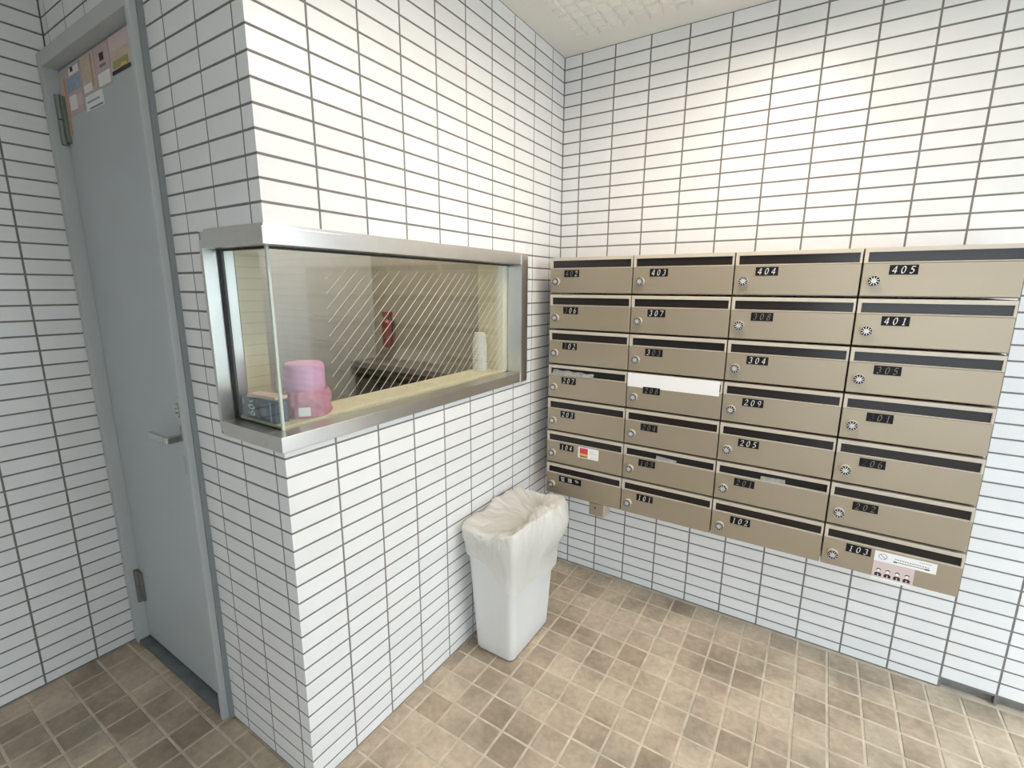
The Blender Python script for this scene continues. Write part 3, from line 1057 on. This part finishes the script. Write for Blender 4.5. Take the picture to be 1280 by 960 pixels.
# mail left in slots
mz = MAIL_ZT - 4 * Hm
ml = MB()
n = 16
for i in range(n + 1):
    x = MAIL_X0 + 0.022 + i * 0.012
    w = 0.002 * math.sin(i * 1.3)
    ml.add([(x, -MAIL_D - 0.004 + w, mz + Hm - 0.0430), (x, -MAIL_D + 0.006, mz + Hm - 0.0225 + w - 0.0004 * i)], [])
for i in range(n):
    ml.f.append((2 * i, 2 * i + 2, 2 * i + 3, 2 * i + 1))
o = ml.build('folded_leaflet', M['paper2'])
tag(o, 'grey folded leaflet sticking out of mailbox 207', 'paper')
sm = o.modifiers.new('thick', 'SOLIDIFY')
sm.thickness = 0.002
mz = MAIL_ZT - 6 * Hm
c1 = MB()
c1.add([(MAIL_X0 + W + 0.135, -MAIL_D + 0.004, mz + Hm - 0.0438), (MAIL_X0 + W + 0.215, -MAIL_D + 0.004, mz + Hm - 0.0438),
        (MAIL_X0 + W + 0.215, -MAIL_D + 0.010, mz + Hm - 0.0350), (MAIL_X0 + W + 0.135, -MAIL_D + 0.010, mz + Hm - 0.0290)], [(0, 1, 2, 3)])
o = c1.build('envelope', M['paper2'])
o.modifiers.new('thick', 'SOLIDIFY').thickness = 0.0015
tag(o, 'pale envelope corner lying in the slot of mailbox 105', 'paper')
c1 = MB()
c1.add([(MAIL_X0 + 2 * W + 0.150, -MAIL_D + 0.004, mz + Hm - 0.0438), (MAIL_X0 + 2 * W + 0.230, -MAIL_D + 0.004, mz + Hm - 0.0438),
        (MAIL_X0 + 2 * W + 0.228, -MAIL_D + 0.010, mz + Hm - 0.0290), (MAIL_X0 + 2 * W + 0.152, -MAIL_D + 0.010, mz + Hm - 0.0310)], [(0, 1, 2, 3)])
o = c1.build('envelope', M['paper2'])
o.modifiers.new('thick', 'SOLIDIFY').thickness = 0.0015
tag(o, 'grey envelope edge lying in the slot of mailbox 201', 'paper')
# small bracket hanging under the kanji mailbox
br = empty('lock_bracket', (0.337, -MAIL_D + 0.012, MAIL_Z0 - 0.052))
tag(br, 'small champagne metal tab with a screw under the kanji mailbox', 'bracket')
MB().box(-0.036, 0.030, -0.010, -0.006, 0, 0.0565).build('tab', M['mail'], br, 0.001)
MB().box(0.030, 0.036, -0.010, 0.050, 0, 0.0565).build('side_flange', M['mailtrim'], br)
MB().cyl((-0.008, -0.010, 0.036), (0, -1, 0), 0.0035, 0.003, 0.002, 10).build('screw', M['ink'], br)


# ------------------------------------------------------------------ bin with liner
def rrect(cx, cy, hx, hy, rad, n=80):
    """Rounded rectangle outline as n points, starting at +x side, counter-clockwise."""
    pts = []
    segs = [(cx + hx - rad, cy + hy - rad, 0), (cx - hx + rad, cy + hy - rad, 90), (cx - hx + rad, cy - hy + rad, 180), (cx + hx - rad, cy - hy + rad, 270)]
    per = 2 * (2 * hx - 2 * rad) + 2 * (2 * hy - 2 * rad) + 2 * math.pi * rad
    path = []
    for k, (ax, ay, a0) in enumerate(segs):
        for q in range(9):
            a = R(a0 + 90 * q / 8)
            path.append((ax + rad * math.cos(a), ay + rad * math.sin(a)))
    path.append(path[0])
    ds = [0]
    for p, q in zip(path[:-1], path[1:]):
        ds.append(ds[-1] + math.hypot(q[0] - p[0], q[1] - p[1]))
    for k in range(n):
        s_ = ds[-1] * k / n
        i = max(j for j in range(len(ds)) if ds[j] <= s_ + 1e-12)
        i = min(i, len(path) - 2)
        f = (s_ - ds[i]) / max(ds[i + 1] - ds[i], 1e-9)
        pts.append((path[i][0] + f * (path[i + 1][0] - path[i][0]), path[i][1] + f * (path[i + 1][1] - path[i][1])))
    return pts


def loft(rings, close_bottom=True):
    mb = MB()
    n = len(rings[0])
    for r in rings:
        mb.v += [tuple(p) for p in r]
    for i in range(len(rings) - 1):
        for k in range(n):
            k2 = (k + 1) % n
            mb.f.append((i * n + k, i * n + k2, (i + 1) * n + k2, (i + 1) * n + k))
    if close_bottom:
        mb.f.append(tuple(reversed(range(n))))
    return mb


BC = (0.138, -0.615)
binr = empty('waste_bin', (BC[0], BC[1], 0.0))
tag(binr, 'light grey plastic bin standing against the tiled wall', 'bin')
BH = 0.535


def bin_ring(z, inset=0.0, n=80):
    f = z / BH
    return [(x, y, z) for x, y in rrect(0, 0, 0.087 + 0.022 * f - inset, 0.146 + 0.034 * f - inset, 0.024, n)]


rings = [bin_ring(0.003, 0.004), bin_ring(0.012)] + [bin_ring(BH * k / 8) for k in range(1, 9)] + [bin_ring(BH, 0.004), bin_ring(BH - 0.05, 0.004), bin_ring(0.02, 0.004)]
bo = loft(rings).build('bin_body', M['bin'], binr, smooth=True)
bo.data.polygons[-1].use_smooth = False

# liner: hem, skirt, rolled rim, then down into the bin
NB = 240
rim = rrect(0, 0, 0.111, 0.182, 0.030, NB)


def gauss(a, b, s):
    return math.exp(-((a - b) / s) ** 2)


lin_rings = []
# outside skirt (tv 0..1), then the crumpled top closing towards an off-centre slit (fv 1..0), then down
prof = [('s', t) for t in (0.0, 0.015, 0.10, 0.20, 0.30, 0.40, 0.50, 0.60, 0.70, 0.80, 0.88, 0.95, 1.0)]
prof += [('c', f) for f in (0.96, 0.90, 0.80, 0.68, 0.56, 0.44, 0.33, 0.22, 0.12, 0.04)] + [('d', 0.04), ('d', 0.12)]
for mode, tv in prof:
    ring = []
    for k in range(NB):
        x, y = rim[k]
        ang = math.atan2(y / 0.182, x / 0.111)
        deg = math.degrees(ang)
        ln = math.hypot(x, y)
        nx, ny = x / ln, y / ln
        front_r = gauss(deg, -45, 36)
        right = gauss(deg, 8, 40)
        back_r = gauss(deg, 42, 32)
        back_l = gauss(deg, 130, 50)
        left_f = gauss(deg, -138, 34) + gauss(deg, 222, 34)
        front_m = gauss(deg, -85, 26)
        hem = 0.425 - 0.095 * front_r - 0.085 * right - 0.10 * back_r - 0.02 * back_l
        top = 0.540 + 0.022 * front_r + 0.015 * back_r + 0.022 * back_l - 0.022 * front_m + 0.012 * right
        sk = tv if mode == 's' else 1.0
        w1 = mnoise.noise(Vector((nx * 2.3, ny * 2.3, sk * 1.6 + 4)))
        w2 = mnoise.noise(Vector((nx * 6, ny * 6, sk * 4 + 9)))
        w3 = 1 - 2 * abs(mnoise.noise(Vector((nx * 8 + 3, ny * 8, sk * 7))))
        w4 = 1 - 2 * abs(mnoise.noise(Vector((nx * 13 + sk * 2.2, ny * 13 - sk * 1.5, sk * 3.0 + 11))))
        bul = 0.0025 + 0.005 * sk + (0.011 * w1 + 0.007 * w2 + 0.007 * w3 + 0.005 * w4) * sk * (1.1 - 0.3 * sk)
        bul = max(bul, 0.0022)
        puff = math.sin(math.pi * min(1.0, max(0.0, (sk - 0.30) / 0.70) * 0.80))
        bul += 0.062 * gauss(deg, 30, 26) * puff + 0.010 * front_r * puff + 0.008 * left_f * puff
        bul += 0.0035 * math.exp(-((sk - 0.13) / 0.035) ** 2)          # bunched hem
        z = hem + (top - hem) * sk + (0.008 * w2 + 0.008 * w1) * sk
        rx, ry = x + nx * bul, y + ny * bul
        if mode == 's':
            px_, py_ = rx, ry
        else:
            s_ = max(-1.0, min(1.0, y / 0.16))
            sx_, sy_ = 0.052 - 0.010 * s_ + 0.012 * nx, 0.066 + 0.088 * s_
            f = tv if mode == 'c' else 0.03
            px_, py_ = sx_ + (rx - sx_) * f, sy_ + (ry - sy_) * f
            g = 1 - f
            c1 = mnoise.noise(Vector((px_ * 14, py_ * 14, 2.0)))
            c2 = 1 - 2 * abs(mnoise.noise(Vector((px_ * 26 + 7, py_ * 22, 5.0))))
            c3 = 1 - 2 * abs(mnoise.noise(Vector((px_ * 55, py_ * 55, 1.0))))
            env = min(1.0, g * 4)
            z += 0.010 * math.sin(min(1.0, g * 5) * math.pi) - 0.046 * g ** 0.8 + env * (0.018 * c1 + 0.014 * c2 + 0.007 * c3)
            z += 0.034 * g * gauss(deg, 5, 50)
            z -= 0.028 * g * g * gauss(deg, 150, 70)
            if mode == 'd':
                z -= tv
                px_ = sx_ + (px_ - sx_) * 0.5
        px_ = max(px_, -BC[0] + 0.006)
        ring.append((px_, py_, z))
    lin_rings.append(ring)
lb = loft(lin_rings, False)
liner = lb.build('bin_liner', M['bag'], smooth=True, loc=(BC[0], BC[1], 0))
tag(liner, 'crumpled white plastic liner folded over the bin rim', 'bin liner')
liner.modifiers.new('smooth', 'SUBSURF').levels = 1
liner.modifiers['smooth'].render_levels = 1

# ------------------------------------------------------------------ things on the counter
CT = ST + 0.007
# pink rolls: plain roll on top of one in crinkled film
roll = empty('pink_roll_pack', (-0.126, -1.304, CT))
tag(roll, 'stack of two pink rolls, the lower in crinkled plastic film', 'rolls')
up = MB().lathe([(0.001, 0.146), (0.012, 0.146), (0.046, 0.146), (0.0515, 0.142), (0.053, 0.134), (0.0530, 0.09), (0.054, 0.062), (0.05, 0.058), (0.001, 0.058)], 40)
up.build('upper_roll', M['pink'], roll, smooth=True)
MB().lathe([(0.001, 0.060), (0.052, 0.060), (0.055, 0.056), (0.055, 0.006), (0.052, 0.002), (0.001, 0.002)], 36).build('lower_roll', M['pink'], roll, smooth=True)
fl = []
for i in range(9):
    t = i / 8
    ring = []
    for k in range(72):
        a = 2 * math.pi * k / 72
        w = mnoise.noise(Vector((math.cos(a) * 3.5, math.sin(a) * 3.5, t * 4))) * 0.009 + mnoise.noise(Vector((math.cos(a) * 9, math.sin(a) * 9, t * 8))) * 0.005
        r_ = 0.063 + max(w, -0.004) + 0.003 * math.sin(t * math.pi)
        if i == 8:
            r_ -= 0.004
        ring.append((r_ * math.cos(a), r_ * math.sin(a), 0.001 + 0.072 * t + (0.006 * mnoise.noise(Vector((math.cos(a) * 4, math.sin(a) * 4, 3))) if i > 5 else 0)))
    fl.append(ring)
fl_o = loft(fl, False).build('plastic_wrap', M['pinkfilm'], roll, smooth=True)
MB().box(-0.012, 0.018, -0.002, 0.0, 0.008, 0.032).build('wrap_label', M['paper'], roll, loc=(0.052, -0.046, 0)).rotation_euler = (0, 0, R(50))

# navy carton with 60L in white, lying along the door-side pane
bx = empty('bag_carton', (-0.166, -1.404, CT))
tag(bx, 'small navy carton printed 60L beside the pink rolls', 'carton')
bw, bd, bh = 0.078, 0.0185, 0.058
MB().box(-bw, bw, -bd, bd, 0, bh).build('carton_body', M['navy'], bx, 0.001)
for k, ch in enumerate('60L'):
    o = put('digit', glyph_mesh(ch, 0.027 if ch != 'L' else 0.015, 0.0, M['paper'], 'w' + ch, nib=(0.07, 0.07), thin=0.05), bx, (-0.030, -bd - 0.0008, 0.016 + k * 0.017))
    o.rotation_euler = (0, R(-90), 0)
MB().box(0.000, 0.004, -bd - 0.0008, -bd, 0.002, bh - 0.002).build('printed_bar', M['greymetal'], bx)
MB().box(0.010, 0.050, -bd - 0.0008, -bd, 0.008, bh - 0.008).build('printed_panel', mat('slate_print', (0.10, 0.12, 0.15), 0.5), bx)
MB().box(0.020, 0.040, -bd - 0.0012, -bd - 0.0006, 0.018, bh - 0.022).build('printed_figure', M['inkgrey'], bx)
MB().box(0.056, 0.062, -bd - 0.0008, -bd, 0.002, bh - 0.002).build('printed_bar', M['bluepale'], bx)
MB().box(-bw + 0.006, -bw + 0.012, -bd - 0.0008, -bd, bh - 0.022, bh - 0.006).build('printed_bar', M['bluepale'], bx)
fc = MB().box(-0.052, 0.060, -0.016, 0.022, 0.0005, 0.010)
fc = fc.build('flat_carton', M['carton'], loc=(-0.165, -1.400, CT + bh), bevel=0.001)
fc.rotation_euler = (0, 0, R(6))
tag(fc, 'flat peach carton flap lying on the navy carton', 'carton')

# stack of paper cups at the mailbox end of the counter
cups = empty('paper_cup_stack', (-0.150, -0.445, CT))
tag(cups, 'stack of upside-down white paper cups at the counter end', 'cups')
z = 0.0
for k in range(9):
    hh = 0.062
    MB().lathe([(0.0310, z), (0.0320, z + 0.002), (0.0310, z + 0.004), (0.0245, z + hh), (0.0235, z + hh + 0.001), (0.001, z + hh)], 24).build('cup', M['cup'], cups, smooth=False)
    z += 0.0125

# interior fittings seen through the glass
ex = empty('fire_extinguisher', (-1.055, -0.125, 1.075))
tag(ex, 'slim dark red cylinder hanging on the booth end wall', 'extinguisher')
MB().lathe([(0.001, 0.0), (0.030, 0.0), (0.034, 0.006), (0.034, 0.130), (0.028, 0.150), (0.013, 0.160), (0.013, 0.172)], 20).build('cylinder', M['extred'], ex, smooth=True)
MB().box(-0.026, 0.026, -0.018, 0.018, 0.172, 0.204).build('valve_head', M['extred'], ex, 0.004)
MB().tube([(0.02, 0, 0.185), (0.036, 0, 0.16), (0.038, 0, 0.06)], 0.005, 8).build('hose', M['rubber'], ex)
MB().box(-0.012, 0.012, 0.030, 0.045, 0.05, 0.15).build('wall_bracket', M['greymetal'], ex)
dk = empty('wall_desk', (-0.66, -0.081, 0.0))
tag(dk, 'grey narrow desk along the booth end wall', 'desk')
MB().box(-0.55, 0.36, -0.20, -0.001, 0.965, 0.995).build('desk_top', M['greymetal'], dk, 0.002)
for x in (-0.54, 0.33):
    MB().box(x, x + 0.02, -0.18, -0.001, 0.0, 0.965).build('side_panel', M['darkwood'], dk)
MB().box(-0.52, 0.33, -0.020, -0.001, 0.0, 0.965).build('back_panel', M['darkwood'], dk)
cb = empty('tall_cabinet', (-0.275, -0.17, 0.0))
tag(cb, 'tall dark brown cabinet inside the booth behind the cups', 'cabinet')
MB().box(-0.014, 0.152, -0.055, 0.088, 0.0, 1.50).build('cabinet_body', M['darkwood'], cb, 0.002)
MB().box(-0.012, 0.150, -0.072, -0.056, 0.02, 1.48).build('cabinet_door', M['darkwood'], cb, 0.002)
